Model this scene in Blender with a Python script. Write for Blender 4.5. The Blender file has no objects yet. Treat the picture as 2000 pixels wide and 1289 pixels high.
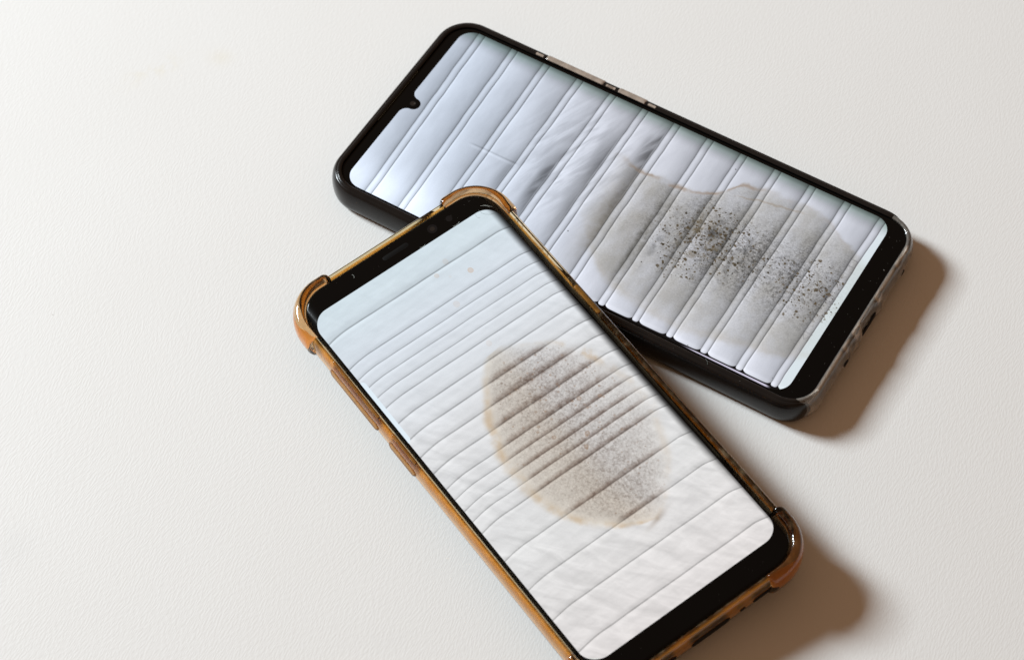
import bpy, bmesh, math, random
from mathutils import Vector, Matrix

random.seed(7)
MM = 0.001
S = bpy.context.scene
COL = S.collection

# ------------------------------------------------------------------ camera
PITCH = math.radians(55.734)
DIST = 0.6825
cam = bpy.data.cameras.new("camera")
cam_o = bpy.data.objects.new("camera", cam)
COL.objects.link(cam_o)
cam_o.location = (0, -DIST * math.cos(PITCH), DIST * math.sin(PITCH))
cam_o.rotation_euler = (math.pi / 2 - PITCH, 0, 0)
cam.sensor_width = 36
cam.lens = 36 * 4584.4 / 2000
cam.clip_start = 0.01
cam.clip_end = 20
cam.dof.use_dof = True
cam.dof.focus_distance = 0.672
cam.dof.aperture_fstop = 18.0
S.camera = cam_o

# ------------------------------------------------------------------ room light: one window, warm dim room
world = bpy.data.worlds.new("World")
S.world = world
world.use_nodes = True
bg = world.node_tree.nodes["Background"]
bg.inputs[0].default_value = (1.0, 0.585, 0.335, 1)
bg.inputs[1].default_value = 0.225

AZ, EL, LD = math.radians(152.5), math.radians(31.8), 4.0
win = bpy.data.lights.new("window_light", "AREA")
win.shape = "RECTANGLE"
win.size, win.size_y = 0.95, 1.0
win.energy = 258
win.color = (0.855, 0.95, 1.0)
win_o = bpy.data.objects.new("window_light", win)
COL.objects.link(win_o)
win_o.location = (LD * math.cos(EL) * math.cos(AZ), LD * math.cos(EL) * math.sin(AZ), LD * math.sin(EL))
win_o.rotation_euler = (Vector((0.02, 0, 0)) - win_o.location).to_track_quat("-Z", "Y").to_euler()

S.view_settings.view_transform = "Standard"
S.view_settings.look = "None"
S.view_settings.exposure = 0
S.view_settings.gamma = 1
S.view_settings.use_curve_mapping = False
S.render.engine = "CYCLES"
S.cycles.use_denoising = True
S.cycles.max_bounces = 8
S.cycles.diffuse_bounces = 2
S.cycles.glossy_bounces = 3
S.cycles.transparent_max_bounces = 24
S.cycles.transmission_bounces = 12
S.cycles.caustics_reflective = False
S.cycles.caustics_refractive = False
S.cycles.sample_clamp_indirect = 6


# ------------------------------------------------------------------ small node language
class Tree:
    nt = None
    mat = None


def node(kind, **props):
    n = Tree.nt.nodes.new(kind)
    for k, v in props.items():
        setattr(n, k, v)
    return n


def plug(inp, v):
    if isinstance(v, X):
        Tree.nt.links.new(v.s, inp)
    elif hasattr(v, "is_output"):
        Tree.nt.links.new(v, inp)
    else:
        if isinstance(v, (tuple, list)) and len(v) == 3 and inp.type == "RGBA":
            v = (*v, 1)
        inp.default_value = v


class X:
    def __init__(self, s):
        self.s = s

    def _m(self, op, b=None, rev=False):
        n = node("ShaderNodeMath", operation=op)
        a, c = (b, self) if rev else (self, b)
        plug(n.inputs[0], a)
        if c is not None:
            plug(n.inputs[1], c)
        return X(n.outputs[0])

    def __add__(s, b): return s._m("ADD", b)
    def __radd__(s, b): return s._m("ADD", b)
    def __sub__(s, b): return s._m("SUBTRACT", b)
    def __rsub__(s, b): return s._m("SUBTRACT", b, True)
    def __mul__(s, b): return s._m("MULTIPLY", b)
    def __rmul__(s, b): return s._m("MULTIPLY", b)
    def __truediv__(s, b): return s._m("DIVIDE", b)
    def __pow__(s, b): return s._m("POWER", b)
    def __neg__(s): return s._m("MULTIPLY", -1.0)
    def abs(s): return s._m("ABSOLUTE")
    def fract(s): return s._m("FRACT")
    def floor(s): return s._m("FLOOR")
    def exp(s): return s._m("EXPONENT")
    def min(s, b): return s._m("MINIMUM", b)
    def max(s, b): return s._m("MAXIMUM", b)
    def clip(s): return s._m("MAXIMUM", 0.0)._m("MINIMUM", 1.0)


def ss(x, a, b):
    """smooth step from 0 at a to 1 at b (a may be larger than b)"""
    n = node("ShaderNodeMapRange", interpolation_type="SMOOTHSTEP")
    plug(n.inputs[0], x)
    if a <= b:
        n.inputs[1].default_value, n.inputs[2].default_value = a, b
        n.inputs[3].default_value, n.inputs[4].default_value = 0, 1
    else:
        n.inputs[1].default_value, n.inputs[2].default_value = b, a
        n.inputs[3].default_value, n.inputs[4].default_value = 1, 0
    return X(n.outputs[0])


def curve(x, pts, smooth=False):
    """piecewise curve through pts, any range"""
    xs = [p[0] for p in pts]; ys = [p[1] for p in pts]
    x0, x1, y0, y1 = min(xs), max(xs), min(ys), max(ys)
    sy = (y1 - y0) or 1.0
    n = node("ShaderNodeFloatCurve")
    c = n.mapping.curves[0]
    n.mapping.use_clip = False
    norm = [((a - x0) / (x1 - x0), (b - y0) / sy) for a, b in pts]
    while len(c.points) < len(norm):
        c.points.new(0.5, 0.5)
    for p, (a, b) in zip(c.points, norm):
        p.location = (a, b)
        p.handle_type = "AUTO_CLAMPED" if smooth else "VECTOR"
    n.mapping.update()
    u = ((x - x0) / (x1 - x0)).clip()
    plug(n.inputs[1], u)
    return X(n.outputs[0]) * sy + y0


def vec(x, y, z=0.0):
    n = node("ShaderNodeCombineXYZ")
    plug(n.inputs[0], x); plug(n.inputs[1], y); plug(n.inputs[2], z)
    return X(n.outputs[0])


def noise(v, scale, detail=2.0, rough=0.5, dist=0.0):
    n = node("ShaderNodeTexNoise")
    plug(n.inputs["Vector"], v)
    n.inputs["Scale"].default_value = scale
    n.inputs["Detail"].default_value = detail
    n.inputs["Roughness"].default_value = rough
    n.inputs["Distortion"].default_value = dist
    return X(n.outputs[0])


def voronoi(v, scale):
    n = node("ShaderNodeTexVoronoi")
    plug(n.inputs["Vector"], v)
    n.inputs["Scale"].default_value = scale
    n.inputs["Randomness"].default_value = 1.0
    sep = node("ShaderNodeSeparateColor")
    Tree.nt.links.new(n.outputs["Color"], sep.inputs[0])
    return X(n.outputs["Distance"]), X(sep.outputs[0]), X(sep.outputs[1])


def mixc(a, b, f):
    n = node("ShaderNodeMix", data_type="RGBA")
    plug(n.inputs[0], f); plug(n.inputs[6], a); plug(n.inputs[7], b)
    return X(n.outputs[2])


def mulc(a, f):
    """colour times scalar"""
    n = node("ShaderNodeVectorMath", operation="SCALE")
    plug(n.inputs[0], a); plug(n.inputs[3], f)
    return X(n.outputs[0])


def multc(a, b, f):
    n = node("ShaderNodeMix", data_type="RGBA", blend_type="MULTIPLY")
    plug(n.inputs[0], f); plug(n.inputs[6], a); plug(n.inputs[7], b)
    return X(n.outputs[2])


def gauss(x, y, cx, cy, rx, ry, ang=0.0):
    dx, dy = x - cx, y - cy
    if ang:
        c, s = math.cos(ang), math.sin(ang)
        dx, dy = dx * c + dy * s, dy * c - dx * s
    q = (dx / rx) ** 2.0 + (dy / ry) ** 2.0
    return (q * -1.0).exp()


def xyz(scale=1000.0):
    t = node("ShaderNodeTexCoord")
    s = node("ShaderNodeSeparateXYZ")
    Tree.nt.links.new(t.outputs["Object"], s.inputs[0])
    return X(s.outputs[0]) * scale, X(s.outputs[1]) * scale, X(s.outputs[2]) * scale


def bump(h, strength, dist):
    n = node("ShaderNodeBump")
    n.inputs["Strength"].default_value = strength
    n.inputs["Distance"].default_value = dist
    plug(n.inputs["Height"], h)
    return n.outputs[0]


def new_mat(name):
    m = bpy.data.materials.new(name)
    m.use_nodes = True
    Tree.nt = m.node_tree
    Tree.mat = m
    return m, m.node_tree.nodes["Principled BSDF"], m.node_tree.nodes["Material Output"]


def simple(name, col, rough=0.4, metal=0.0, spec=0.5, wear=0.0, coat=0.0):
    m, b, o = new_mat(name)
    x, y, z = xyz()
    n = noise(vec(x, y, z), 0.35, 3.0)
    plug(b.inputs["Base Color"], mulc(col + (1,) if False else X(rgb(col)), n * 0.3 + 0.85))
    plug(b.inputs["Roughness"], (n - 0.5) * (0.1 + wear) + rough)
    b.inputs["Metallic"].default_value = metal
    b.inputs["Specular IOR Level"].default_value = spec
    b.inputs["Coat Weight"].default_value = coat
    b.inputs["Coat Roughness"].default_value = 0.05
    return m


def rgb(c):
    n = node("ShaderNodeRGB")
    n.outputs[0].default_value = (*c, 1)
    return n.outputs[0]


# ------------------------------------------------------------------ materials
def mat_table():
    m, b, o = new_mat("white_grained_laminate")
    x, y, z = xyz()
    big = noise(vec(x, y), 0.012, 2.0)
    mid = noise(vec(x, y, 5.0), 0.10, 2.0)
    a = math.radians(66)
    c, s = math.cos(a), math.sin(a)
    across = x * s - y * c + (big - 0.5) * 14.0 + (mid - 0.5) * 1.2
    along = x * c + y * s + (mid - 0.5) * 3.0
    g1 = noise(vec(across * 2.1, along * 0.50), 1.0, 1.0, 0.5, 0.1)
    g2 = noise(vec(across * 3.2, along * 1.2, 9.0), 1.0, 1.0, 0.5)
    h = ss(g1, 0.36, 0.66) * 0.75 + g2 * 0.25
    # a few faint stains and specks
    st = gauss(x, y, -112.0, 99.0, 9.0, 3.0, 0.6) * ss(noise(vec(x, y, 2.0), 0.22, 3.0), 0.45, 0.7)
    st = st + gauss(x, y, -92.0, 104.0, 3.5, 3.0) * 0.6
    sm = gauss(x, y, -136.0, -72.0, 5.0, 7.0) + gauss(x, y, -33.0, -100.0, 6.0, 3.5) * 0.5
    sm = sm + gauss(x, y, -70.0, 30.0, 3.0, 2.0) * 0.3
    sp, r1, r2 = voronoi(vec(x, y), 0.045)
    dot = ss(sp, 0.016, 0.006) * ss(r1, 0.55, 0.65)
    col = mixc((0.795, 0.785, 0.77), (0.77, 0.755, 0.735), noise(vec(x, y), 0.02, 3.0))
    col = mixc(col, (0.74, 0.68, 0.54), (st * 0.45).clip())
    col = mixc(col, (0.55, 0.55, 0.55), (sm * 0.10).clip())
    col = mixc(col, (0.35, 0.32, 0.28), dot * 0.5)
    plug(b.inputs["Base Color"], col)
    b.inputs["Roughness"].default_value = 0.5
    b.inputs["Specular IOR Level"].default_value = 0.3
    plug(b.inputs["Normal"], bump(h, 0.21, 0.00010))
    return m


def emission_screen(name, col, alpha=None):
    """glossy glass over a lit display; col in display (sRGB-like) values"""
    nt = Tree.nt
    g = node("ShaderNodeGamma")
    plug(g.inputs[0], col)
    g.inputs[1].default_value = 2.2
    return X(g.outputs[0])


def finish_screen(b, lin):
    b.inputs["Base Color"].default_value = (0.006, 0.006, 0.006, 1)
    b.inputs["Roughness"].default_value = 0.12
    b.inputs["Specular IOR Level"].default_value = 0.15
    plug(b.inputs["Emission Color"], lin)
    b.inputs["Emission Strength"].default_value = 1.0
    Tree.mat.cycles.emission_sampling = "NONE"


A_SEAMS = [(-69.6, -67.1), (-57.5, -55.1), (-45.9, -43.5), (-34.0, -31.7), (-22.4, -20.1), (-10.95, -8.85),
           (0.2, 2.4), (11.7, 13.95), (23.0, 25.3), (34.65, 37.0), (46.4, 48.6), (58.0, 60.15), (69.6, 71.8)]


def mat_screen_a():
    m, b, o = new_mat("lit_display_mouldy_quilt_grey")
    x, y, z = xyz()
    yy = (34.8 - y) / 69.5
    d = curve(x, [(-74, 3.5), (-69, 3.4), (-56, 3.0), (-35, 1.5), (-22, 0.6), (-10, 0.9), (1, 1.3), (12, 1.7),
                  (24, 1.5), (35.5, 1.0), (47, 0.2), (58, -0.1), (74, -0.9)], True)
    wob = noise(vec(x * 0.35, y), 0.09, 2.0) - 0.5
    xs = x - d * yy + wob * 0.7
    pts = [(-81.3, -1.0)] + [(a, float(i)) for i, (a, bb) in enumerate(A_SEAMS)] + [(81.2, 13.0)]
    ph = curve(xs, pts)
    t = ph.fract()
    idx = ph.floor()
    L = curve(t, [(0, .42), (.008, .58), (.02, .80), (.06, .84), (.12, .79), (.165, .71), (.188, .58), (.201, .42),
                  (.212, .82), (.226, .915), (.262, .85), (.42, .81), (.6, .78), (.8, .735), (.9, .695), (.96, .635),
                  (.988, .55), (1, .42)])
    # soften panel shading so that it varies along the strip
    var = noise(vec(x * 0.6, y * 0.25, idx * 3.7), 0.16, 2.0) - 0.5
    L = L + var * 0.10 + (noise(vec(x * 0.7, y * 0.22, 21.0), 0.5, 4.0, 0.6) - 0.5) * 0.09
    # creases running across the strips
    rot = vec((x - y * 0.36) * 0.40, y * 0.075)
    cr = ss(noise(rot, 1.0, 3.0, 0.55, 0.35), 0.30, 0.70) - 0.5
    cmask = gauss(x, y, -18, 8, 17, 20)
    L = L + cr * cmask * 0.17
    # long soft shadows of the folds
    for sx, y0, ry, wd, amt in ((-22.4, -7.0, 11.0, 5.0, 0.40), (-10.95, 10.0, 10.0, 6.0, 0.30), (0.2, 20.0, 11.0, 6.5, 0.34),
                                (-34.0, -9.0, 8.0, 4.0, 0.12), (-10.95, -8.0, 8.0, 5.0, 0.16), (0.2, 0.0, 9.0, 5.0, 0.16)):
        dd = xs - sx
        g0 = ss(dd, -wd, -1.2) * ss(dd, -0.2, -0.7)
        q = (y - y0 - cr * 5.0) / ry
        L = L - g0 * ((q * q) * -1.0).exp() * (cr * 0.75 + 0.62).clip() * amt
    # one straight crease with a bright flank
    cy = y + 3.6 + (x + 42.0) * -0.03 + wob * 2.0
    cm = ss(x, -50.0, -46.5) * ss(x, -31.5, -34.0)
    L = L - gauss(cy, x * 0.0, 0.0, 0.0, 0.32, 1.0) * cm * 0.09 + gauss(cy, x * 0.0, -0.8, 0.0, 0.5, 1.0) * cm * 0.05
    # brighter towards the near left corner
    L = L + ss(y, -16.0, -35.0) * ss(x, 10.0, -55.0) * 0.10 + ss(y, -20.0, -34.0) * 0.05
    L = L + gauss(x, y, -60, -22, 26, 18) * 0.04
    base = mixc((0.965, 1.015, 1.09), (0.985, 1.0, 1.05), ss(x + y * 0.5, -60.0, 10.0))
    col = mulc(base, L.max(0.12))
    band = ss(xs, 71.95, 72.25)
    col = mixc(col, (0.85, 0.895, 0.915), band * 0.85)
    # ---- the water stain
    wn = noise(vec(x, y, 3.0), 0.16, 5.0, 0.6) - 0.5
    yt = curve(x, [(-16, 15.0), (-11.8, 16.3), (-2.3, 15.1), (6.7, 14.8), (15.8, 15.8), (23.6, 18.9), (27.5, 23.5),
                   (30, 26.4), (33.2, 27), (41.3, 27.8), (48.9, 27.9), (57.4, 26.4), (64.6, 22), (74, 18.5)], True)
    yb = curve(x, [(-16, 10), (-8, -8), (1.1, -18.5), (13.6, -28.2), (26.9, -30.7), (39, -31.6), (49.2, -28.7),
                   (61, -26.5), (74, -21.5)], True)
    st = yt - y + wn * 4.2 - 0.5
    sb = y - yb + wn * 4.2 - 0.5
    fadeL = ss(x + wn * 12.0, -14.0, 8.0)
    mt, mb = ss(st + wn * 3.0, -1.6, 2.4), ss(sb + wn * 3.0, -2.4, 3.2)
    M = mt * mb * fadeL
    grain = noise(vec(x, y), 1.9, 3.0, 0.65) - 0.5
    grain2 = noise(vec(x, y, 4.0), 0.5, 3.0, 0.6) - 0.5
    dens = (gauss(x, y, 33, 1.5, 20, 15) * 0.75 + gauss(x, y, 62, 2, 13, 15) * 0.55 + gauss(x, y, 46, 3, 12, 10) * 0.25).clip()
    dens = dens * (grain2 * 1.6 + 1.0) * (ss(t, 0.45, 0.95) * 0.6 + 0.75)
    M = M * (1.0 - band * 0.6)
    mott = ss(noise(vec(x * 0.8, y * 0.5, 31.0), 0.16, 4.0, 0.6), 0.30, 0.70)
    col = multc(col, (0.865, 0.845, 0.795), M * (mott * 0.55 + 0.38))
    speck = ss(noise(vec(x, y, 11.0), 1.05, 4.0, 0.7), 0.42, 0.68)
    col = multc(col, (0.56, 0.55, 0.54), (M * dens * (speck * 0.85 + 0.22)).clip())
    col = mulc(col, grain * (M * (dens * 0.95 + 0.16)) + 1.0)
    ringt = gauss(st, x * 0.0, 0.6, 0.0, 0.65, 1.0) * (ss(x, -14.0, 2.0) * ss(x, 40.0, 30.0) * 0.34 + 0.08) * ss(x, -14.0, 0.0)
    ringt = ringt * ss(noise(vec(x, y, 8.0), 0.16, 3.0), 0.36, 0.62) * 1.3
    ringb = gauss(sb, x * 0.0, 1.0, 0.0, 1.3, 1.0) * 0.16 * fadeL * (noise(vec(x, y, 18.0), 0.2, 2.0) * 1.6)
    col = mixc(col, (0.54, 0.44, 0.35), (ringt * mb).clip())
    col = mixc(col, (0.66, 0.60, 0.51), (ringb * mt).clip())
    # dirt gathered in the seams of the stained part
    sd = ss(t, 0.80, 0.99) * 0.8 + ss(t, 0.215, 0.185) * 0.55
    sdm = (gauss(x, y, 26, 0, 18, 14) + gauss(x, y, 13.5, -10, 3.0, 14.0) * 0.9 + gauss(x, y, 62, 2, 10, 12) * 0.35).clip()
    col = multc(col, (0.42, 0.40, 0.34), (sd * sdm * M * (grain2 * 2.2 + 0.75)).clip() * 0.6)
    # beige wash soaking in from the left
    wash = gauss(x, y, 1.0, -6.0, 8.0, 17.0) * ss(t, 0.2, 0.9) * (grain2 * 1.2 + 0.8)
    col = multc(col, (0.80, 0.76, 0.69), wash.clip() * 0.75)
    # inner tide line
    it = st - 5.5 + (x - 30.0) * 0.12
    col = mixc(col, (0.55, 0.48, 0.40), gauss(it, x * 0.0, 0.0, 0.0, 0.35, 1.0) * 0.4 * ss(x, 28.0, 33.0) * ss(x, 52.0, 46.0))
    # ---- mould: brown smears then spots of three sizes
    smr = (gauss(x, y, 27.5, -0.5, 5.5, 6.5) * 1.0 + gauss(x, y, 34.5, -1.8, 3.5, 1.4) * 0.9
           + gauss(x, y, 22.0, 4.5, 3.5, 4.0) * 0.5)
    smr = smr * ss(noise(vec(x, y, 6.0), 0.42, 3.0, 0.6), 0.50, 0.66)
    col = mixc(col, (0.36, 0.305, 0.21), (smr * 0.72).clip())
    dk = (gauss(x, y, 30.0, 4.5, 1.6, 5.5) + gauss(x, y, 40.5, 0.0, 1.8, 7.0) + gauss(x, y, 17.8, -6.0, 1.2, 9.0) * 0.6)
    col = mulc(col, 1.0 - (dk * ss(noise(vec(x, y, 1.0), 0.35, 3.0), 0.38, 0.62) * 0.42).clip())
    cl = (gauss(x, y, 27.0, -1.0, 10.0, 12.0) + gauss(x, y, 64.0, 1.0, 7.5, 9.5) * 0.95
          + gauss(x, y, 38.0, 2.0, 9.0, 9.0) * 0.6 + gauss(x, y, 50.0, 1.0, 5.0, 7.0) * 0.3).clip()
    cl = (cl * (ss(noise(vec(x, y, 41.0), 0.20, 3.0, 0.6), 0.32, 0.66) * 0.95 + 0.35)).clip()
    fw_ = noise(vec(x, y, 51.0), 1.3, 2.0) - 0.5
    wx = vec(x + wob * 2.0 + fw_ * 0.9, y + wn * 0.8 - fw_ * 0.7)
    for sc, thr, rmax, off, dark in ((0.50, 0.26, 0.38, 0.0, 0.95), (0.85, 0.12, 0.42, 3.0, 0.92), (1.6, 0.12, 0.44, 7.0, 0.80), (0.7, 0.24, 0.38, 13.0, 0.92)):
        vv = node("ShaderNodeVectorMath", operation="ADD")
        plug(vv.inputs[0], wx); vv.inputs[1].default_value = (off, off * 1.7, 0)
        dist, r1, r2 = voronoi(X(vv.outputs[0]), sc)
        on = ss(r1 + cl * 0.62, thr + 0.55, thr + 0.62) * ss(cl, 0.10, 0.30)
        rad = r2 * rmax * 0.75 + 0.06
        sp = ss((dist - rad) * 1.0, 0.05, -0.05) * on
        tone = mixc((0.12, 0.115, 0.10), (0.36, 0.31, 0.24), r2)
        col = mixc(col, tone, (sp * dark * (grain2 * 0.8 + 0.95)).clip())
    # stray single specks all over
    dist, r1, r2 = voronoi(vec(x, y, 2.0), 0.16)
    col = mixc(col, (0.2, 0.19, 0.18), ss(dist, 0.045, 0.025) * ss(r1, 0.6, 0.7) * 0.8 * ss(x, -25.0, 0.0))
    # fabric weave
    col = mulc(col, (noise(vec(x, y), 3.2, 2.0) - 0.5) * 0.07 + 1.0)
    # ---- rounded strip ends with the dark gap behind them
    tp = ((t - 0.60) / 0.40).abs() ** 7.0
    tq = ((t - 0.10) / 0.10).abs() ** 4.0
    endy = curve(x, [(-74, -40), (5, -40), (12, -35.15), (24, -35.0), (47, -34.5), (74, -34.2)])
    ye = endy + tp.min(tq) * 1.0
    gap = ss(y - ye, 0.12, -0.12)
    line = ss(y - (endy - 0.42), 0.08, -0.08) * ss(x, 40.0, 46.0) * ss(x, 70.0, 68.0)
    col = mulc(col, 1.0 + gauss(y - endy, x * 0.0, 0.9, 0.0, 0.7, 1.0) * 0.05)
    col = mixc(col, (0.07, 0.065, 0.075), gap)
    col = mixc(col, (0.78, 0.76, 0.84), line)
    # display colour painted darker and greener towards its far long edge
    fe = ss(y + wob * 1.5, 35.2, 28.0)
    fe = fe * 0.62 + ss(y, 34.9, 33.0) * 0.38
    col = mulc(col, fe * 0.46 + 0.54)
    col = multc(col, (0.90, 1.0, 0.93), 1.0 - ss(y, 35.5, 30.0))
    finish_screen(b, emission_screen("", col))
    return m


B_SEAMS = [-56.6, -46.35, -42.1, -38.15, -34.0, -30.0, -23.9, -17.9, -11.8, -5.5, 0.5, 4.5, 8.85, 12.7, 16.9, 27.4,
           38.0, 48.8, 60.0]


def mat_screen_b():
    m, b, o = new_mat("lit_display_stained_quilt_white")
    x, y, z = xyz()
    wob = noise(vec(x * 0.25, y), 0.08, 2.0) - 0.5
    wn = noise(vec(x, y, 3.0), 0.15, 5.0, 0.6) - 0.5
    bend = ss(y, -24.0, -33.0) * 0.7 + ss(y, 27.0, 33.0) * 0.8
    xs = x - bend + wob * 0.4 + 0.25
    pts = [(-74.0, -1.0)] + [(a, float(i)) for i, a in enumerate(B_SEAMS)] + [(74.0, 19.0)]
    ph = curve(xs, pts)
    t = ph.fract()
    idx = ph.floor()
    wide = curve(xs, [(-70, 0.5), (-47, 0.5), (-45, 1.0), (16, 1.0), (18, 0.45), (70, 0.45)])
    tn = (1.0 - t) / wide          # distance before the seam, normalised
    tpv = t / wide                 # distance after the seam
    L = 0.875 + ss(tpv, 0.35, 0.04) * 0.045 - ss(tn, 0.36, 0.0) * 0.06 - ss(tn, 0.09, 0.0) * 0.09 - ss(tn, 0.04, 0.0) * 0.15
    L = L - ss(tpv, 0.06, 0.0) * 0.23
    seamvar = noise(vec(y, idx * 5.0), 0.12, 2.0)
    L = 0.88 + (L - 0.88) * (seamvar * 1.0 + 0.52)
    # creases across the strips, mostly near the left edge and the lower half
    rot = vec((x * 0.8 + y * 0.6) * 0.10, (y * 0.8 - x * 0.6) * 0.34)
    cr = noise(rot, 1.0, 3.0, 0.55, 0.6) - 0.5
    cm = (ss(y, -8.0, -30.0) * ss(x, -40.0, -5.0) + ss(x, 24.0, 40.0) * 0.7 + ss(y, 20.0, 31.0) * ss(x, -45.0, -10.0) * 0.9 + 0.18).clip()
    L = L + cr * cm * 0.24
    rot2 = vec(x * 0.42, y * 0.07)
    L = L + (noise(rot2, 1.0, 2.0) - 0.5) * 0.06 + (noise(vec(x * 1.1, y * 0.28, 61.0), 0.8, 4.0, 0.65) - 0.5) * 0.06
    base = curve3(x, [(-66, (0.935, 1.0, 1.035)), (-45, (0.955, 0.99, 1.03)), (-10, (0.985, 0.99, 1.0)),
                      (30, (0.985, 0.985, 0.985)), (66, (1.0, 0.98, 0.975))])
    col = mulc(base, L)
    # ---- tan drops near the top
    for cx, cy_, r, a in ((-51.3, 13.9, 0.95, 0.42), (-55.6, 5.2, 0.8, 0.26), (-57.9, 9.9, 1.0, 0.13), (-44.4, 4.2, 1.1, 0.15),
                          (-28.5, 4.0, 1.0, 0.12), (-53.0, 8.0, 0.5, 0.1)):
        q = ((x - cx + wob) / r) ** 2.0 + ((y - cy_ + wn * 0.9) / (r * 0.85)) ** 2.0
        col = mixc(col, (0.80, 0.64, 0.52), ss(q, 1.2, 0.75) * a * (ss(q, 0.2, 1.0) * 0.4 + 0.7))
    # ---- the big stain
    yb = curve(x, [(-28, 9), (-26, 6), (-25, 0.6), (-13.7, -8.6), (-3.4, -13.5), (8.9, -15.5), (21.4, -14.4),
                   (33.2, -7.8), (41.5, 3.0), (43, 8), (45, 10)], True)
    yt = curve(x, [(-28, 3), (-26, 6), (-22.9, 11.4), (-14.9, 21.7), (-7.9, 25.3), (9.8, 29.2), (24.6, 25.2),
                   (31.6, 21.5), (41.5, 11), (43, 8), (45, 6)], True)
    sb = y - yb + wn * 2.6
    st = yt - y + wn * 2.6
    s = sb.min(st)
    M = ss(sb + wn * 2.0, -1.4, 2.2) * ss(st + wn * 5.0, -1.5, 4.5)
    M2 = ss(sb + wn * 6.0, 0.8, 5.5) * ss(st + wn * 8.0, -1.5, 7.0) * ss(x + wn * 9.0, -29.0, -17.0) * (ss(x + wn * 12.0, 47.0, 35.0) * 0.8 + 0.2)
    grain = noise(vec(x, y), 1.6, 3.0, 0.65) - 0.5
    g2 = noise(vec(x, y, 7.0), 0.42, 3.0, 0.6) - 0.5
    col = multc(col, (0.96, 0.93, 0.885), (M * ss(sb - st * 0.6, 14.0, -4.0) * 0.8 + M * 0.25).clip())
    dens = (gauss(x, y, -4, 8, 19, 13) * 0.7 + gauss(x, y, 27, 7, 15, 12) * 0.75 + 0.30).clip()
    speck = ss(noise(vec(x, y, 11.0), 1.5, 4.0, 0.75), 0.40, 0.70)
    col = multc(col, (0.655, 0.615, 0.595), (M2 * dens * (g2 * 1.2 + 0.8) * (speck * 0.75 + 0.35)).clip())
    col = mulc(col, grain * M2 * 0.26 + 1.0)
    ring = gauss(s, x * 0.0, 1.0, 0.0, 1.35, 1.0)
    rs = (ss(sb - st, 4.0, -6.0) * ss(x, -24.0, -8.0) * 0.22 + gauss(x, y, -10.0, 23.0, 5.0, 5.0) * 0.5 + 0.10)
    rs = rs * (ss(noise(vec(x, y, 9.0), 0.16, 4.0, 0.6), 0.34, 0.66) * 1.5)
    col = mixc(col, (0.735, 0.60, 0.44), (ring * rs).clip())
    # darker, browner where the dirt sits in the folds
    fold = ss(tn, 0.40, 0.0) * 0.8 + ss(tpv, 0.12, 0.0) * 0.5
    col = multc(col, (0.54, 0.44, 0.39), (fold * M2 * (g2 * 1.6 + 0.8) * 0.72).clip())
    col = mixc(col, (0.36, 0.30, 0.27), (gauss(x, y, -12.6, 7.5, 1.0, 5.5, -0.05) * 0.75 * ss(noise(vec(x, y), 0.6, 2.0), 0.35, 0.6)).clip())
    col = mixc(col, (0.42, 0.34, 0.27), gauss(x, y, 43.0, 8.0, 0.8, 3.6, 0.25) * 0.30)
    cl = (gauss(x, y, -6, 9, 16, 12) + gauss(x, y, 12, 11, 10, 10) * 0.5).clip()
    for sc, thr, rmax, off, dark in ((0.40, 0.60, 0.30, 1.0, 0.42), (0.9, 0.50, 0.38, 4.0, 0.46)):
        vv = node("ShaderNodeVectorMath", operation="ADD")
        plug(vv.inputs[0], vec(x + wob * 2.0, y + wn)); vv.inputs[1].default_value = (off, off * 1.3, 0)
        dist, r1, r2 = voronoi(X(vv.outputs[0]), sc)
        on = ss(r1 + cl * 0.5, thr + 0.42, thr + 0.5) * M2
        rad = r2 * rmax * 0.8 + 0.06
        ringy = ss(dist - rad, 0.06, -0.04) * (ss(dist - rad, -0.22, -0.02) * 0.6 + 0.4)
        col = mixc(col, mixc((0.40, 0.35, 0.33), (0.55, 0.41, 0.31), r2), ringy * on * dark)
    dist, r1, r2 = voronoi(vec(x, y, 2.0), 0.11)
    col = mixc(col, (0.22, 0.2, 0.19), ss(dist, 0.028, 0.014) * ss(r1, 0.62, 0.7) * 0.85)
    # fine ribbed weave
    rib = ((y * 2.9).fract() - 0.5).abs() * 2.0
    col = mulc(col, (noise(vec(x, y), 3.0, 2.0) - 0.5) * 0.05 + (rib - 0.5) * 0.02 + 1.0)
    # view-angle fade at the curved glass edge, painted into the display colour
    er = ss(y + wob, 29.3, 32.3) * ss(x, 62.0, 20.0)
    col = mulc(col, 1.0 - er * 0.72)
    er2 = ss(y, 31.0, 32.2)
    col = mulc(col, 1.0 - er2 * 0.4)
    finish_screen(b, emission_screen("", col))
    return m


def curve3(x, stops):
    lo, hi = stops[0][0], stops[-1][0]
    r = node("ShaderNodeValToRGB")
    cr = r.color_ramp
    while len(cr.elements) < len(stops):
        cr.elements.new(0.5)
    for e, (p, c) in zip(cr.elements, stops):
        e.position = (p - lo) / (hi - lo)
        e.color = (*c, 1)
    plug(r.inputs[0], (x - lo) / (hi - lo))
    return X(r.outputs[0])


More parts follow.
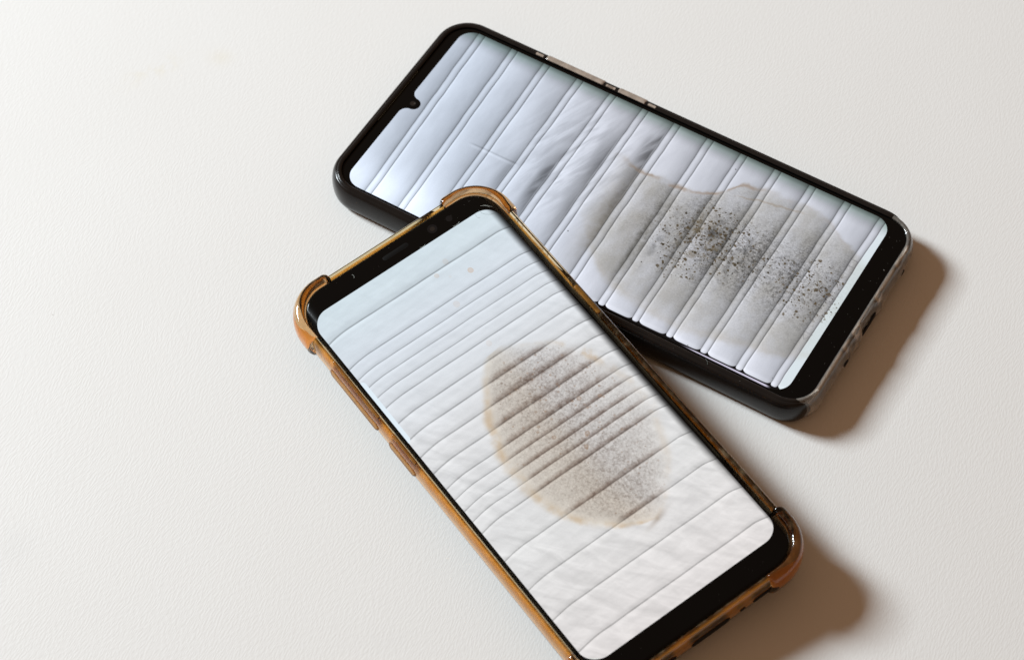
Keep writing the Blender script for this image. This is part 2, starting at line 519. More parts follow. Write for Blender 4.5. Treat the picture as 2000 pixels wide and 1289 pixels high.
def mat_clear(name, tint, body, body_amt, rough=0.06, ior=1.48, scuff=0.2):
    """aged see-through plastic: reflection on top, tinted straight-through, a little milky body"""
    m, b, o = new_mat(name)
    nt = Tree.nt
    nt.nodes.remove(b)
    x, y, z = xyz()
    n = noise(vec(x, y, z), 0.30, 4.0, 0.6)
    fine = noise(vec(x, y, z), 2.2, 3.0, 0.6)
    tr = node("ShaderNodeBsdfTransparent")
    plug(tr.inputs[0], mulc(X(rgb(tint)), n * 0.35 + 0.82))
    df = node("ShaderNodeBsdfDiffuse")
    plug(df.inputs[0], mulc(X(rgb(body)), n * 0.6 + 0.7))
    tl = node("ShaderNodeBsdfTranslucent")
    plug(tl.inputs[0], rgb(body))
    m1 = node("ShaderNodeMixShader"); m1.inputs[0].default_value = 0.5
    nt.links.new(df.outputs[0], m1.inputs[1]); nt.links.new(tl.outputs[0], m1.inputs[2])
    m2 = node("ShaderNodeMixShader")
    plug(m2.inputs[0], (ss(n, 0.3, 0.75) * scuff + body_amt).clip())
    nt.links.new(tr.outputs[0], m2.inputs[1]); nt.links.new(m1.outputs[0], m2.inputs[2])
    gl = node("ShaderNodeBsdfGlossy")
    plug(gl.inputs["Roughness"], ss(fine, 0.35, 0.8) * 0.16 + rough)
    fr = node("ShaderNodeFresnel"); fr.inputs[0].default_value = ior
    bn = bump(n, 0.12, 0.0006)
    nt.links.new(bn, fr.inputs["Normal"]); nt.links.new(bn, gl.inputs["Normal"])
    m3 = node("ShaderNodeMixShader")
    nt.links.new(fr.outputs[0], m3.inputs[0])
    nt.links.new(m2.outputs[0], m3.inputs[1]); nt.links.new(gl.outputs[0], m3.inputs[2])
    nt.links.new(m3.outputs[0], o.inputs[0])
    return m


def mat_tpu(name, tint, rough=0.05, ior=1.46, milky=0.0, body=(0.7, 0.45, 0.2)):
    """refracting see-through case plastic, scuffed and a little milky"""
    m, b, o = new_mat(name)
    x, y, z = xyz()
    n = noise(vec(x, y, z), 0.30, 4.0, 0.6)
    fine = noise(vec(x, y, z), 2.2, 3.0, 0.6)
    plug(b.inputs["Base Color"], mulc(X(rgb(tint)), n * 0.16 + 0.92))
    plug(b.inputs["Roughness"], ss(fine, 0.35, 0.8) * 0.10 + rough)
    b.inputs["IOR"].default_value = ior
    plug(b.inputs["Transmission Weight"], (1.0 - milky - ss(n, 0.45, 0.8) * 0.10).clip())
    plug(b.inputs["Normal"], bump(n, 0.015, 0.0006))
    return m


def mat_rail():
    m, b, o = new_mat("smoky_black_case_plastic")
    x, y, z = xyz()
    n = noise(vec(x, y, z), 0.25, 3.0)
    f = noise(vec(x * 3.0, y * 3.0, z), 0.9, 4.0, 0.65)
    col = mixc((0.008, 0.008, 0.0085), (0.016, 0.012, 0.010), n)
    sc = ss(f, 0.70, 0.80)
    plug(b.inputs["Base Color"], mixc(col, (0.10, 0.095, 0.085), sc * 0.3))
    plug(b.inputs["Roughness"], n * 0.14 + sc * 0.25 + 0.13)
    b.inputs["Specular IOR Level"].default_value = 0.26
    plug(b.inputs["Normal"], bump(n, 0.1, 0.0005))
    return m


def mat_glass():
    m, b, o = new_mat("black_cover_glass")
    x, y, z = xyz()
    n = noise(vec(x, y, z), 0.12, 3.0)
    b.inputs["Base Color"].default_value = (0.0025, 0.0025, 0.0025, 1)
    plug(b.inputs["Roughness"], n * 0.10 + 0.07)
    b.inputs["Specular IOR Level"].default_value = 0.16
    return m


def mat_gold():
    m, b, o = new_mat("gold_phone_frame")
    x, y, z = xyz()
    n = noise(vec(x, y, z), 0.2, 3.0)
    plug(b.inputs["Base Color"], mixc((1.0, 0.60, 0.17), (0.95, 0.50, 0.11), n))
    b.inputs["Metallic"].default_value = 1.0
    plug(b.inputs["Roughness"], n * 0.15 + 0.30)
    return m


M = {}
M["table"] = mat_table()
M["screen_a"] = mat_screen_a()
M["screen_b"] = mat_screen_b()
M["rail"] = mat_rail()
M["glass"] = mat_glass()
M["gold"] = mat_gold()
M["black_frame"] = simple("black_anodised_frame", (0.012, 0.012, 0.013), 0.25)
M["clear_a"] = mat_tpu("yellowed_clear_plastic", (0.98, 0.92, 0.84), 0.06, 1.46, 0.12)
M["clear_window"] = mat_clear("scuffed_clear_plastic", (0.80, 0.72, 0.64), (0.80, 0.66, 0.55), 0.85, 0.12)
M["amber"] = mat_tpu("amber_tinted_clear_plastic", (0.98, 0.79, 0.48), 0.05)
M["amber_thick"] = mat_tpu("thick_amber_clear_plastic", (0.80, 0.50, 0.25), 0.06)
M["amber_key"] = mat_clear("rubbed_amber_plastic", (0.97, 0.72, 0.36), (0.85, 0.42, 0.09), 0.30, 0.10)
M["hole"] = simple("dark_opening", (0.004, 0.0035, 0.003), 0.6, spec=0.1)
M["grille"] = simple("dark_grey_mesh", (0.006, 0.006, 0.006), 0.45, spec=0.1)
M["rim"] = simple("grey_rim", (0.010, 0.010, 0.010), 0.35, spec=0.12)
M["lens"] = simple("camera_glass", (0.012, 0.012, 0.012), 0.06, spec=0.8)
M["sensor"] = simple("sensor_window", (0.008, 0.008, 0.009), 0.15, spec=0.3)
M["lip_glint"] = simple("pale_lip_glint", (0.30, 0.36, 0.36), 0.3, 0.7)  # grey standing in for a reflection on the rear case lip
M["icon"] = simple("faint_grey_icon", (0.16, 0.16, 0.18), 0.5)
M["dust"] = simple("pale_dust", (0.20, 0.19, 0.17), 0.9, spec=0.1)
M["lint_dark"] = simple("dark_fibre", (0.16, 0.19, 0.17), 0.8)
M["lint_pale"] = simple("pale_fibre", (0.6, 0.66, 0.62), 0.8)


def mat_handle():
    m, b, o = new_mat("lit_edge_handle")
    x, y, z = xyz()
    n = noise(vec(x, y), 0.2, 2.0)
    g = emission_screen("", mixc((0.86, 0.92, 0.96), (0.90, 0.95, 0.985), n))
    finish_screen(b, g)
    return m


M["handle"] = mat_handle()


# ------------------------------------------------------------------ mesh helpers (all lengths in millimetres)
def obj(name, bm, mat, parent=None, sharp=35, recalc=True):
    if recalc:
        bmesh.ops.recalc_face_normals(bm, faces=bm.faces)
    bmesh.ops.scale(bm, vec=(MM, MM, MM), verts=bm.verts)
    me = bpy.data.meshes.new(name)
    bm.to_mesh(me)
    bm.free()
    me.materials.append(mat)
    for p in me.polygons:
        p.use_smooth = True
    me.set_sharp_from_angle(angle=math.radians(sharp))
    o = bpy.data.objects.new(name, me)
    COL.objects.link(o)
    if parent is not None:
        o.parent = parent
    return o


class Path:
    """rounded rectangle, clockwise from the start of the far (+y) side; arc length in mm"""

    def __init__(self, x0, x1, y0, y1, r):
        self.x0, self.x1, self.y0, self.y1, self.r = x0, x1, y0, y1, r
        self.lx, self.ly, self.q = x1 - x0 - 2 * r, y1 - y0 - 2 * r, math.pi * r / 2
        self.seg = [self.lx, self.q, self.ly, self.q, self.lx, self.q, self.ly, self.q]
        self.len = sum(self.seg)

    def far(self, x): return x - self.x0 - self.r
    def right(self, y): return self.lx + self.q + (self.y1 - self.r - y)
    def near(self, x): return self.lx + 2 * self.q + self.ly + (self.x1 - self.r - x)
    def left(self, y): return 2 * self.lx + 3 * self.q + self.ly + (y - self.y0 - self.r)

    def at(self, s):
        s %= self.len
        r = self.r
        cs = [(self.x1 - r, self.y1 - r), (self.x1 - r, self.y0 + r), (self.x0 + r, self.y0 + r), (self.x0 + r, self.y1 - r)]
        for i, l in enumerate(self.seg):
            if s <= l or i == 7:
                k = i // 2
                if i % 2 == 0:
                    p = [(self.x0 + r + s, self.y1), (self.x1, self.y1 - r - s), (self.x1 - r - s, self.y0), (self.x0, self.y0 + r + s)][k]
                    nrm = [(0, 1), (1, 0), (0, -1), (-1, 0)][k]
                    return p, nrm
                a = math.pi / 2 - k * math.pi / 2 - s / r
                nrm = (math.cos(a), math.sin(a))
                return (cs[k][0] + r * nrm[0], cs[k][1] + r * nrm[1]), nrm
            s -= l

    def loop(self, step=4.0, arc=10):
        out, base = [], 0.0
        for i, l in enumerate(self.seg):
            n = arc if i % 2 else max(1, int(l / step))
            out += [base + l * k / n for k in range(n)]
            base += l
        return out

    def span(self, a, b, step=0.8):
        n = max(2, int((b - a) / step))
        return [a + (b - a) * k / n for k in range(n + 1)]


def ring(path, section, svals, closed=True, scale=None, pivot=(0, 0), modify=None):
    bm = bmesh.new()
    rows = []
    for i, s in enumerate(svals):
        (px, py), (nx, ny) = path.at(s)
        k = scale(i / (len(svals) - 1)) if scale else 1.0
        row = []
        for (o, z) in section:
            o2, z2 = pivot[0] + (o - pivot[0]) * k, pivot[1] + (z - pivot[1]) * k
            if modify:
                o2, z2 = modify(s, o2, z2)
            row.append(bm.verts.new((px + nx * o2, py + ny * o2, z2)))
        rows.append(row)
    n = len(section)
    m = len(rows)
    for i in range(m if closed else m - 1):
        a, c = rows[i], rows[(i + 1) % m]
        for j in range(n):
            bm.faces.new((a[j], a[(j + 1) % n], c[(j + 1) % n], c[j]))
    if not closed:
        bm.faces.new(rows[0]); bm.faces.new(rows[-1])
    return bm


def slab(path, prof):
    """stack of outlines (offset, z) closed with flat caps"""
    bm = bmesh.new()
    sv = path.loop(step=1000)
    rows = []
    for (o, z) in prof:
        row = []
        for s in sv:
            (px, py), (nx, ny) = path.at(s)
            row.append(bm.verts.new((px + nx * o, py + ny * o, z)))
        rows.append(row)
    n = len(sv)
    for a, c in zip(rows, rows[1:]):
        for j in range(n):
            bm.faces.new((a[j], a[(j + 1) % n], c[(j + 1) % n], c[j]))
    bm.faces.new(rows[0]); bm.faces.new(rows[-1])
    return bm


def smooth_section(pts, n=2):
    """round a closed polygon by corner cutting"""
    for _ in range(n):
        out = []
        for i, p in enumerate(pts):
            q = pts[(i + 1) % len(pts)]
            out.append((p[0] * .78 + q[0] * .22, p[1] * .78 + q[1] * .22))
            out.append((p[0] * .22 + q[0] * .78, p[1] * .22 + q[1] * .78))
        pts = out
    return pts


def flat(points, z, thick=0.0):
    bm = bmesh.new()
    vs = [bm.verts.new((x, y, z)) for x, y in points]
    f = bm.faces.new(vs)
    if f.normal.z < 0:
        f.normal_flip()
    if thick:
        r = bmesh.ops.extrude_face_region(bm, geom=[f])
        for v in r["geom"]:
            if isinstance(v, bmesh.types.BMVert):
                v.co.z -= thick
    bmesh.ops.triangulate(bm, faces=[f for f in bm.faces if len(f.verts) > 4])
    return bm


def disc(cx, cy, r, z, thick=0.1, n=28):
    return flat([(cx + r * math.cos(2 * math.pi * i / n), cy + r * math.sin(2 * math.pi * i / n)) for i in range(n)], z, thick)


def annulus(cx, cy, r0, r1, z0, z1, n=28):
    bm = bmesh.new()
    rows = []
    for r, z in ((r0, z0), (r0, z1), (r1, z1), (r1, z0)):
        rows.append([bm.verts.new((cx + r * math.cos(2 * math.pi * i / n), cy + r * math.sin(2 * math.pi * i / n), z)) for i in range(n)])
    for k in range(4):
        a, c = rows[k], rows[(k + 1) % 4]
        for j in range(n):
            bm.faces.new((a[j], a[(j + 1) % n], c[(j + 1) % n], c[j]))
    return bm


def pill(l, w, h, n=8):
    """lozenge in xy (long axis x), rounded top, thickness h; centred"""
    bm = bmesh.new()
    rows = []
    for k in range(5):
        a = k / 4 * math.pi / 2
        ins = (1 - math.cos(a)) * min(w * 0.38, h)
        z = h * math.sin(a)
        r = w / 2 - ins
        c = l / 2 - w / 2
        row = []
        for sx in (1, -1):
            for i in range(n + 1):
                t = -math.pi / 2 + math.pi * i / n
                x, y = math.cos(t) * r, math.sin(t) * r
                if sx > 0: row.append(bm.verts.new((c + x, y, z)))
                else: row.append(bm.verts.new((-c - x, -y, z)))
        rows.append(row)
    m = len(rows[0])
    for a, c in zip(rows, rows[1:]):
        for j in range(m):
            bm.faces.new((a[j], a[(j + 1) % m], c[(j + 1) % m], c[j]))
    bm.faces.new(rows[0]); bm.faces.new(rows[-1])
    return bm


def place(bm, mat4):
    bmesh.ops.transform(bm, matrix=mat4, verts=bm.verts)
    return bm


def side_frame(p, out, along):
    """matrix: local x along, local z outwards"""
    z = Vector(out).normalized(); x = Vector(along).normalized(); y = z.cross(x)
    mt = Matrix((x, y, z)).transposed().to_4x4()
    mt.translation = Vector(p)
    return mt


def fibre(pts, r=0.04):
    bm = bmesh.new()
    pts = [Vector(p) for p in pts]
    dense = []
    for i in range(len(pts) - 1):
        p0, p1, p2, p3 = pts[max(i - 1, 0)], pts[i], pts[i + 1], pts[min(i + 2, len(pts) - 1)]
        for k in range(6):
            t = k / 6
            dense.append(0.5 * ((2 * p1) + (p2 - p0) * t + (2 * p0 - 5 * p1 + 4 * p2 - p3) * t * t + (3 * p1 - p0 - 3 * p2 + p3) * t ** 3))
    dense.append(pts[-1])
    rows = []
    for i, p in enumerate(dense):
        d = (dense[min(i + 1, len(dense) - 1)] - dense[max(i - 1, 0)]).normalized()
        u = d.cross(Vector((0, 0, 1))).normalized(); v = u.cross(d)
        rows.append([bm.verts.new(p + (u * math.cos(a) + v * math.sin(a)) * r) for a in (0.5, 2.07, 3.64, 5.21)])
    for a, c in zip(rows, rows[1:]):
        for j in range(4):
            bm.faces.new((a[j], a[(j + 1) % 4], c[(j + 1) % 4], c[j]))
    bm.faces.new(rows[0]); bm.faces.new(rows[-1])
    return bm


def specks(points):
    bm = bmesh.new()
    for (x, y, z, r) in points:
        a = random.random() * 6.28
        sx = random.uniform(0.7, 1.8)
        vs = []
        for k in range(6):
            t = a + k * math.pi / 3
            rr = r * random.uniform(0.6, 1.2)
            vs.append(bm.verts.new((x + rr * sx * math.cos(t), y + rr * math.sin(t), z)))
        top = bm.verts.new((x, y, z + r * 0.6))
        for k in range(6):
            bm.faces.new((vs[k], vs[(k + 1) % 6], top))
        bm.faces.new(vs[::-1])
    return bm


def thing(name, label, cat, loc, rot):
    o = bpy.data.objects.new(name, None)
    o.empty_display_size = 0.02
    COL.objects.link(o)
    o.location = loc
    o.rotation_euler = rot
    o["label"] = label
    o["category"] = cat
    return o


# ------------------------------------------------------------------ the table top
def build_table():
    bm = bmesh.new()
    p = Path(-620, 620, -420, 460, 12)
    bm = slab(p, [(-3, -28), (0, -25), (0, -2.5), (-0.8, -0.8), (-2.5, 0)])
    o = obj("table_top", bm, M["table"])
    o["kind"] = "structure"


build_table()

# ------------------------------------------------------------------ the rear phone: black rim, mouldy grey picture
TA = (31.093 * MM, 40.164 * MM, 9.0 * MM)
RA = math.radians(-31.065)
phone_a = thing("smartphone", "phone in black rimmed case lying flat underneath, screen showing mouldy grey quilting",
                "phone", TA, (0, 0, RA))


def build_phone_a(root):
    g = Path(-77.6, 80.7, -36.3, 36.3, 8.0)
    obj("body", slab(g, [(-1.2, -8.0), (0.1, -7.2), (0.55, -5.5), (0.55, -2.2), (0.1, -0.8), (-0.4, -0.5)]), M["black_frame"], root)
    glass = obj("cover_glass", slab(g, [(-0.5, -0.48), (0.25, -0.45), (0.25, -0.25), (0.0, -0.08), (-0.4, -0.02)]), M["glass"], root)
    # lit display with the drop-shaped notch
    L, T, Bm = 74.0, 34.95, -35.35
    r = 5.2
    pts = []

    def arc(cx, cy, a0, a1, rr, n=12):
        for i in range(n + 1):
            a = math.radians(a0 + (a1 - a0) * i / n)
            pts.append((cx + rr * math.cos(a), cy + rr * math.sin(a)))
    arc(-L + r, T - r, 180, 90, r)
    arc(L - r, T - r, 90, 0, r)
    arc(L - r, Bm + r, 0, -90, r)
    arc(-L + r, Bm + r, -90, -180, r)
    cy = 0.4
    pts.append((-L, cy - 4.7))
    arc(-L + 1.9, cy - 4.0, 180, 112, 1.9, 0) if False else None
    for px, py in ((-73.9, -4.2), (-73.65, -3.55), (-73.2, -2.95), (-72.6, -2.5), (-72.0, -2.25)):
        pts.append((px, cy + py))
    arc(-71.75, cy, -88, 88, 2.2, 14)
    for px, py in ((-72.0, 2.25), (-72.6, 2.5), (-73.2, 2.95), (-73.65, 3.55), (-73.9, 4.2)):
        pts.append((px, cy + py))
    pts.append((-L, cy + 4.7))
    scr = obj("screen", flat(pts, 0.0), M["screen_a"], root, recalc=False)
    # navigation icons drawn on the display
    z = 0.012

    def outline(poly, w=0.13):
        bm = bmesh.new()
        c = Vector((sum(p[0] for p in poly) / len(poly), sum(p[1] for p in poly) / len(poly)))
        a = [bm.verts.new((*p, z)) for p in poly]
        k = []
        for p in poly:
            d = Vector(p) - c
            q = c + d * (1 - w / max(d.length, 0.01) * 1.3)
            k.append(bm.verts.new((*q, z)))
        n = len(poly)
        for i in range(n):
            bm.faces.new((a[i], a[(i + 1) % n], k[(i + 1) % n], k[i]))
        return bm
    obj("square_icon", outline([(69.0, 14.3), (71.5, 14.3), (71.5, 16.9), (69.0, 16.9)]), M["icon"], scr)
    obj("home_icon", outline([(70.25 + 1.55 * math.cos(i * math.pi / 10), 0.7 + 1.55 * math.sin(i * math.pi / 10)) for i in range(20)]), M["icon"], scr)
    obj("home_icon_core", outline([(70.25 + 0.95 * math.cos(i * math.pi / 8), 0.7 + 0.95 * math.sin(i * math.pi / 8)) for i in range(16)], 0.1), M["icon"], scr)
    obj("back_icon", outline([(70.25, -15.6), (71.8, -12.9), (68.7, -12.9)]), M["icon"], scr)
    # front camera inside the notch
    cam_p = obj("front_camera", disc(-72.0, 0.45, 0.85, 0.0, 0.015), M["lens"], root)
    obj("lens_ring", annulus(-72.0, 0.45, 0.85, 1.0, -0.015, 0.01), M["rim"], cam_p)
    # pale strip built as the bright reflection on the lip's inner edge, earpiece end
    e = bmesh.new()
    bmesh.ops.create_cube(e, size=1, matrix=Matrix.Translation((-77.75, 1.0, -0.02)) @ Matrix.Diagonal((0.45, 23.0, 0.10, 1)))
    bmesh.ops.bevel(e, geom=e.edges, offset=0.04, segments=1, affect="EDGES")
    obj("lip_glint_strip", e, M["lip_glint"], root)

    # ---- case
    sec = smooth_section([(-0.05, -0.02), (0.0, 0.5), (0.75, 0.72), (1.15, 0.66), (1.3, 0.42), (1.55, 0.46), (2.05, 0.22), (2.75, -1.0), (3.05, -3.0), (3.05, -5.8),
                          (2.6, -8.0), (1.2, -9.0), (-1.0, -9.0), (-1.0, -8.3), (0.75, -7.6), (0.85, -1.4), (0.45, -0.55)], 1)
    case = obj("case", slab(g, [(-0.95, -9.0), (-0.95, -8.1)]), M["clear_a"], root)
    a0 = g.near(76.5) - g.len      # rail starts on the near side, by the bottom end
    a0 -= 5.0
    a1 = g.far(75.5)
    sv = g.span(a0, a1, 0.9)

    def tap(u):
        d0, d1 = u * (a1 - a0), (1 - u) * (a1 - a0)
        f = 1.0
        if d0 < 4.5: f = math.sqrt(max(0.03, 1 - ((4.5 - d0) / 4.5) ** 2.0))
        if d1 < 5.0: f = min(f, 0.45 + 0.55 * math.sqrt(max(0.0, 1 - ((5.0 - d1) / 5.0) ** 2.0)))
        return f
    obj("side_rail", ring(g, sec, sv, False, tap, (1.35, -4.3)), M["rail"], case)
    sec2 = smooth_section([(-0.02, -0.05), (0.05, 0.42), (0.7, 0.55), (1.4, 0.1), (2.1, -1.6), (2.5, -3.6), (2.45, -6.2),
                           (1.8, -8.2), (0.9, -8.95), (-1.0, -8.95), (-1.0, -8.35), (0.8, -7.5), (0.95, -1.5), (0.5, -0.6)], 1)
    sv = g.span(g.far(73.0), g.near(70.0), 0.8)

    def lump(s, o, z):
        for y, w, h in ((9.0, 1.6, 0.5), (-5.5, 1.8, 0.6), (22.5, 1.2, 0.3), (-11.5, 1.2, 0.35)):
            d = (s - g.right(y)) / w
            if o > 0.9:
                o += h * math.exp(-d * d)
        d = (s - g.right(1.8)) / 5.0
        if o > 1.0 and abs(d) < 1:
            o -= 0.5 * (1 - d ** 6)
        return o, z
    obj("clear_end", ring(g, sec2, sv, False, None, (0, 0), lump), M["clear_a"], case)
    # see-through covers over the side keys, on the far long side
    sec3 = smooth_section([(-0.05, 0.5), (0.6, 0.92), (2.1, 0.45), (2.95, -0.9), (3.25, -2.8), (3.25, -5.2), (2.9, -6.6), (2.0, -6.0), (1.6, -3.0), (1.2, -0.8)], 1)
    for xa, xb in ((-46.5, -25.2), (-20.9, -10.4)):
        sv = g.span(g.far(xa), g.far(xb), 0.7)
        kk = obj("button_cover", ring(g, sec3, sv, False, lambda u: min(1.0, 0.86 + 4 * min(u, 1 - u)), (1.5, -3)), M["clear_window"], case)
        for xe in (xa - 3.2, xb + 0.5):
            sv = g.span(g.far(xe), g.far(xe + 2.6), 0.5)
            sc4 = [(0.12, 0.45), (0.3, 0.70), (0.95, 0.80), (1.0, 0.3), (0.2, 0.2)]
            obj("cover_shoulder", ring(g, sc4, sv, False), M["clear_window"], kk)
    # openings in the bottom end
    for y, w, h in ((23.5, 2.2, 1.6), (2.0, 9.0, 2.6), (-13.5, 3.0, 1.8)):
        bm = pill(w, h, 0.25)
        place(bm, side_frame((83.25 if abs(y - 2) > 1 else 82.85, y, -4.6), (1, 0, 0), (0, 1, 0)))
        obj("port_opening", bm, M["hole"], case)
    # dust, and a lens highlight dot
    pts = []
    for _ in range(46):
        s = random.uniform(0, g.len)
        (px, py), (nx, ny) = g.at(s)
        o = random.uniform(0.3, 1.6)
        pts.append((px + nx * o, py + ny * o, 0.58, random.choice((0.05, 0.07, 0.1))))
    for _ in range(26):
        pts.append((random.uniform(75.2, 80), random.uniform(-33, 33), -0.01, random.choice((0.04, 0.06, 0.09))))
    pts += [(79.2, 18.2, 0, 0.2), (-71.6, 0.75, 0.01, 0.12)]  # second one is the front camera's highlight, put in as a pale speck
    d = obj("dust", specks(pts), M["dust"], root)
    d["kind"] = "stuff"
    obj("lint_fibre", fibre([(49.5, -36.2, 0.7), (50.6, -37.0, 0.78), (50.9, -37.8, 0.75)], 0.035), M["lint_dark"], root)


build_phone_a(phone_a)

# ------------------------------------------------------------------ the front phone: gold frame, amber case, stained white picture
TB = (7.224 * MM, -41.186 * MM, 15.297 * MM)
RBm = (Matrix.Rotation(math.radians(4.4055), 3, "X") @ Matrix.Rotation(math.radians(-2.6497), 3, "Y")
       @ Matrix.Rotation(math.radians(-53.645), 3, "Z"))
phone_b = thing("smartphone", "gold framed phone in amber bumper case, tilted on top, screen showing white stained quilting",
                "phone", TB, RBm.to_euler())


def zb(y):
    a = abs(y) - 28.5
    return 0.0 if a <= 0 else -1.35 * (a / 5.1) ** 2.2


def build_phone_b(root):
    g = Path(-73.6, 73.4, -33.05, 34.15, 9.5)
    YC = 0.55
    obj("body", slab(g, [(-2.2, -8.5), (-0.4, -8.0), (0.05, -6.6), (0.1, -3.2), (-0.1, -2.2), (-0.5, -1.75)]), M["gold"], root)
    # cover glass: bends down along the long sides, flat to the ends
    bm = bmesh.new()
    ys = [-33.4, -33.1, -32.6, -32, -31.2, -30.2, -29.2, -28.5, -20, 0, 20, 28.5, 29.2, 30.2, 31.2, 32, 32.6, 33.1, 33.4]
    rr = 9.3

    def xend(y):
        a = abs(y) - (33.4 - rr)
        return 73.2 - (rr - math.sqrt(max(0.0, rr * rr - a * a))) if a > 0 else 73.2
    ys2 = sorted(set(ys + [s * v for v in (24.1, 25.5, 27, 28) for s in (-1, 1)]))
    top, bot = [], []
    for y in ys2:
        e = xend(y)
        xsn = [-e, -e + 0.5, -e + 1.0, e - 1.0, e - 0.5, e]
        dz = [-0.5, -0.12, 0, 0, -0.12, -0.5]
        top.append([bm.verts.new((x, y + YC, zb(y) - 0.03 + q)) for x, q in zip(xsn, dz)])
        bot.append([bm.verts.new((x, y + YC, -1.8)) for x in xsn])
    for k in range(len(ys2) - 1):
        for j in range(5):
            bm.faces.new((top[k][j], top[k][j + 1], top[k + 1][j + 1], top[k + 1][j]))
            bm.faces.new((bot[k][j], bot[k + 1][j], bot[k + 1][j + 1], bot[k][j + 1]))
        bm.faces.new((top[k][0], top[k + 1][0], bot[k + 1][0], bot[k][0]))
        bm.faces.new((top[k][5], bot[k][5], bot[k + 1][5], top[k + 1][5]))
    for k in (0, len(ys2) - 1):
        for j in range(5):
            bm.faces.new((top[k][j], bot[k][j], bot[k][j + 1], top[k][j + 1]))
    obj("cover_glass", bm, M["glass"], root, 50)
    # lit display
    bm = bmesh.new()
    W, Lh, r = 31.95, 66.0, 5.6
    yl = [-W + 2 * W * i / 60 for i in range(61)]
    yl = sorted(set(yl + [s * (W - r + r * math.sin(i * math.pi / 24)) for i in range(13) for s in (-1, 1)]))
    rows = []
    for y in yl:
        a = abs(y) - (W - r)
        e = Lh - (r - math.sqrt(max(0, r * r - a * a))) if a > 0 else Lh
        rows.append([bm.verts.new((x, y + 0.1, zb(y - YC + 0.1) + 0.0)) for x in (-e, -e * 0.5, 0, e * 0.5, e)])
    for a, c in zip(rows, rows[1:]):
        for j in range(4):
            f = bm.faces.new((a[j], a[j + 1], c[j + 1], c[j]))
    scr = obj("screen", bm, M["screen_b"], root, 60, recalc=False)
    # edge handle shown at the left of the display
    bm = bmesh.new()
    rows = []
    for y in (-31.9, -31.4, -31.0, -30.75):
        k = 0.5 if y > -31.2 else 0.0
        if y > -30.8: k = 1.1
        rows.append([bm.verts.new((x, y, zb(y - YC) + 0.02)) for x in (-40.6 + k, -35, -25, -16.9 - k)])
    for a, c in zip(rows, rows[1:]):
        for j in range(3):
            bm.faces.new((a[j], a[j + 1], c[j + 1], c[j]))
    obj("edge_handle", bm, M["handle"], scr, recalc=False)
    # earpiece slot
    bm = pill(8.8, 1.55, 0.02)
    sp = obj("earpiece", place(bm, Matrix.Translation((-69.6, 0.55, -0.025)) @ Matrix.Rotation(math.pi / 2, 4, "Z")), M["rim"], root)
    bm = pill(8.4, 1.2, 0.02)
    obj("grille", place(bm, Matrix.Translation((-69.6, 0.55, -0.012)) @ Matrix.Rotation(math.pi / 2, 4, "Z")), M["grille"], sp)
    c1 = obj("front_camera", disc(-69.4, 13.4, 1.5, -0.01, 0.02), M["sensor"], root)
    obj("lens", disc(-69.4, 13.4, 0.75, 0.0, 0.015), M["lens"], c1)
    obj("iris_sensor", disc(-69.3, 19.3, 1.0, -0.01, 0.02), M["sensor"], root)

    # ---- case
    case = obj("case", slab(g, [(-1.15, -9.6), (-1.15, -8.75)]), M["amber"], root)
    sec = smooth_section([(-0.12, -1.1), (-0.02, -0.25), (0.5, 0.22), (1.15, 0.05), (1.75, -0.9), (2.05, -2.6), (2.05, -6.0),
                          (1.75, -8.3), (0.9, -9.4), (-1.2, -9.6), (-1.2, -8.9), (-0.4, -8.2), (-0.4, -6.6), (-0.4, -2.6)], 1)
    secb = smooth_section([(-0.12, -1.1), (-0.02, -0.1), (0.5, 0.70), (1.6, 0.85), (2.7, 0.2), (3.45, -1.6), (3.6, -5.0),
                           (3.1, -8.0), (1.6, -9.4), (-1.2, -9.6), (-1.2, -8.9), (-0.4, -8.2), (-0.4, -6.6), (-0.4, -2.6)], 1)
    half, rise = 11.6, 1.7
    mids = [b0 + g.q / 2 for b0 in (g.lx, g.lx + g.q + g.ly, 2 * g.lx + 2 * g.q + g.ly, 2 * g.lx + 3 * g.q + 2 * g.ly)]

    def lerp_ring(svals, weight):
        bm = bmesh.new()
        rows = []
        for s in svals:
            (px, py), (nx, ny) = g.at(s)
            w = weight(s)
            rows.append([bm.verts.new((px + nx * (a[0] + (c[0] - a[0]) * w), py + ny * (a[0] + (c[0] - a[0]) * w), a[1] + (c[1] - a[1]) * w))
                         for a, c in zip(sec, secb)])
        n = len(sec)
        for a, c in zip(rows, rows[1:]):
            for j in range(n):
                bm.faces.new((a[j], a[(j + 1) % n], c[(j + 1) % n], c[j]))
        bm.faces.new(rows[0]); bm.faces.new(rows[-1])
        return bm
    for k, mid in enumerate(mids):
        def wt(s, mid=mid):
            d = half - abs(s - mid)
            return 0.0 if d <= 0 else math.sqrt(max(0.0, 1 - (1 - min(1.0, d / rise)) ** 2))
        obj("corner_bumper", lerp_ring(g.span(mid - half, mid + half, 0.3), wt), M["amber_thick"], case)
        nxt = mids[(k + 1) % 4] + (g.len if k == 3 else 0)
        obj("side_wall", lerp_ring(g.span(mid + half + 0.02, nxt - half - 0.02, 2.0), lambda s: 0.0), M["amber"], case)
    # key covers: two on the left side, one on the right
    for x0, x1 in ((-51.4, -27.4), (-22.4, -9.4)):
        bm = pill(x1 - x0, 3.2, 0.55)
        place(bm, side_frame(((x0 + x1) / 2, -34.95, -4.6), (0, -1, 0.2), (1, 0, 0)))
        kc = obj("button_cover", bm, M["amber_key"], case)
        bm = pill(x1 - x0 - 1.2, 1.1, 0.5)
        place(bm, side_frame(((x0 + x1) / 2, -34.0, -0.35), (0, -0.55, 1), (1, 0, 0)))
        obj("cover_ridge", bm, M["amber_key"], kc)
    bm = pill(11.6, 1.5, 0.4)
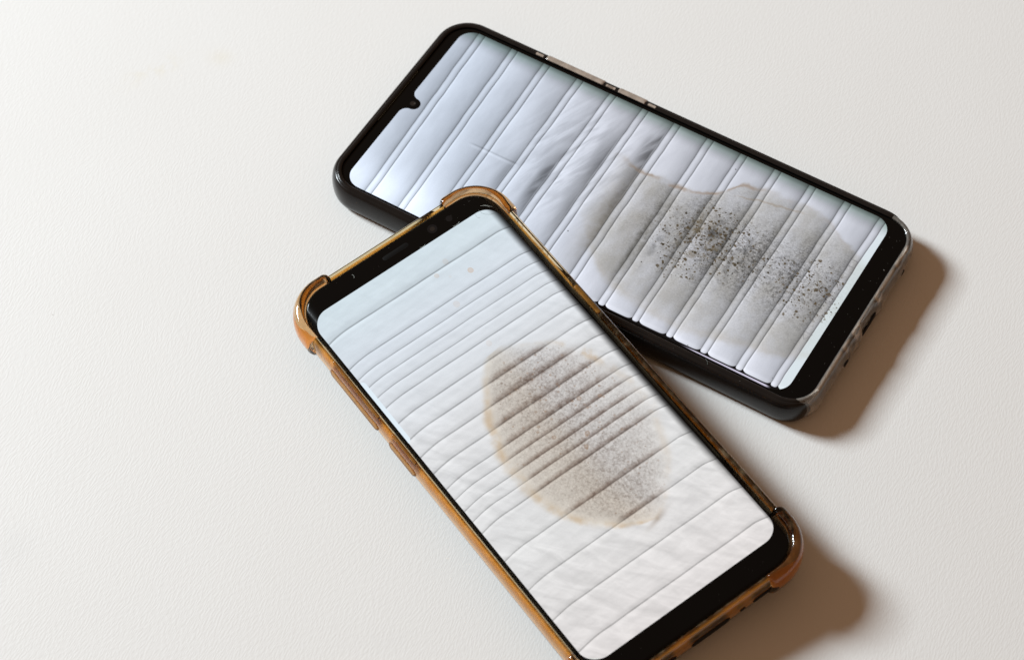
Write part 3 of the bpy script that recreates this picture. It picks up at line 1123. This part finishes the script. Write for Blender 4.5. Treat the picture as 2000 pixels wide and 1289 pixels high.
    place(bm, side_frame((-23.0, 34.5, 0.0), (0, 0.25, 1), (1, 0, 0)))
    obj("button_cover", bm, M["amber_key"], case)
    # openings in the bottom end
    for y, w, h in ((0.4, 13.0, 3.4), (11.2, 2.0, 1.8), (18.8, 8.2, 2.6), (-14.0, 6.0, 3.6)):
        bm = pill(w, h, 0.2)
        place(bm, side_frame((75.40, y, -5.6), (1, 0, -0.05), (0, 1, 0)))
        obj("port_opening", bm, M["hole"], case)
    # dust and lint
    pts = []
    for _ in range(40):
        s = random.uniform(0, g.len)
        (px, py), (nx, ny) = g.at(s)
        o = random.uniform(-0.1, 1.1)
        pts.append((px + nx * o, py + ny * o, 0.12, random.choice((0.05, 0.07, 0.1))))
    for _ in range(12):
        pts.append((random.uniform(-72, -66.6), random.uniform(-28, 28), -0.01, random.choice((0.03, 0.045, 0.06))))
    for _ in range(12):
        pts.append((random.uniform(67, 72), random.uniform(-26, 26), -0.01, random.choice((0.03, 0.045, 0.06))))
    for _ in range(60):
        pts.append((random.gauss(-70.6, 0.5), random.gauss(28.2, 1.2), -0.1, random.choice((0.05, 0.09, 0.14))))
    d = obj("dust", specks(pts), M["dust"], root)
    d["kind"] = "stuff"
    z = 0.05
    for p, mt in (([(-67.2, 29.0, z), (-66.2, 30.3, z), (-65.2, 31.0, -0.1)], "lint_pale"),
                  ([(-66.8, 29.8, z), (-65.9, 30.8, z), (-64.9, 31.6, -0.2)], "lint_pale"),
                  ([(-66.4, 27.8, z), (-64.6, 28.0, z), (-63.0, 29.6, z), (-62.6, 31.2, -.1)], "lint_dark"),
                  ([(-66.2, 26.2, z), (-64.6, 26.0, z), (-63.9, 26.6, z)], "lint_dark"),
                  ([(-66.5, 21.0, z), (-66.2, 20.0, z), (-66.3, 18.6, z)], "lint_pale"),
                  ([(-66.4, 8.6, z), (-66.1, 8.0, z), (-66.3, 6.9, z)], "lint_pale"),
                  ([(-69.6, -14.0, z), (-70.3, -13.6, z), (-71.0, -13.8, z)], "lint_pale")):
        obj("lint_fibre", fibre(p, 0.035), M[mt], root)


build_phone_b(phone_b)
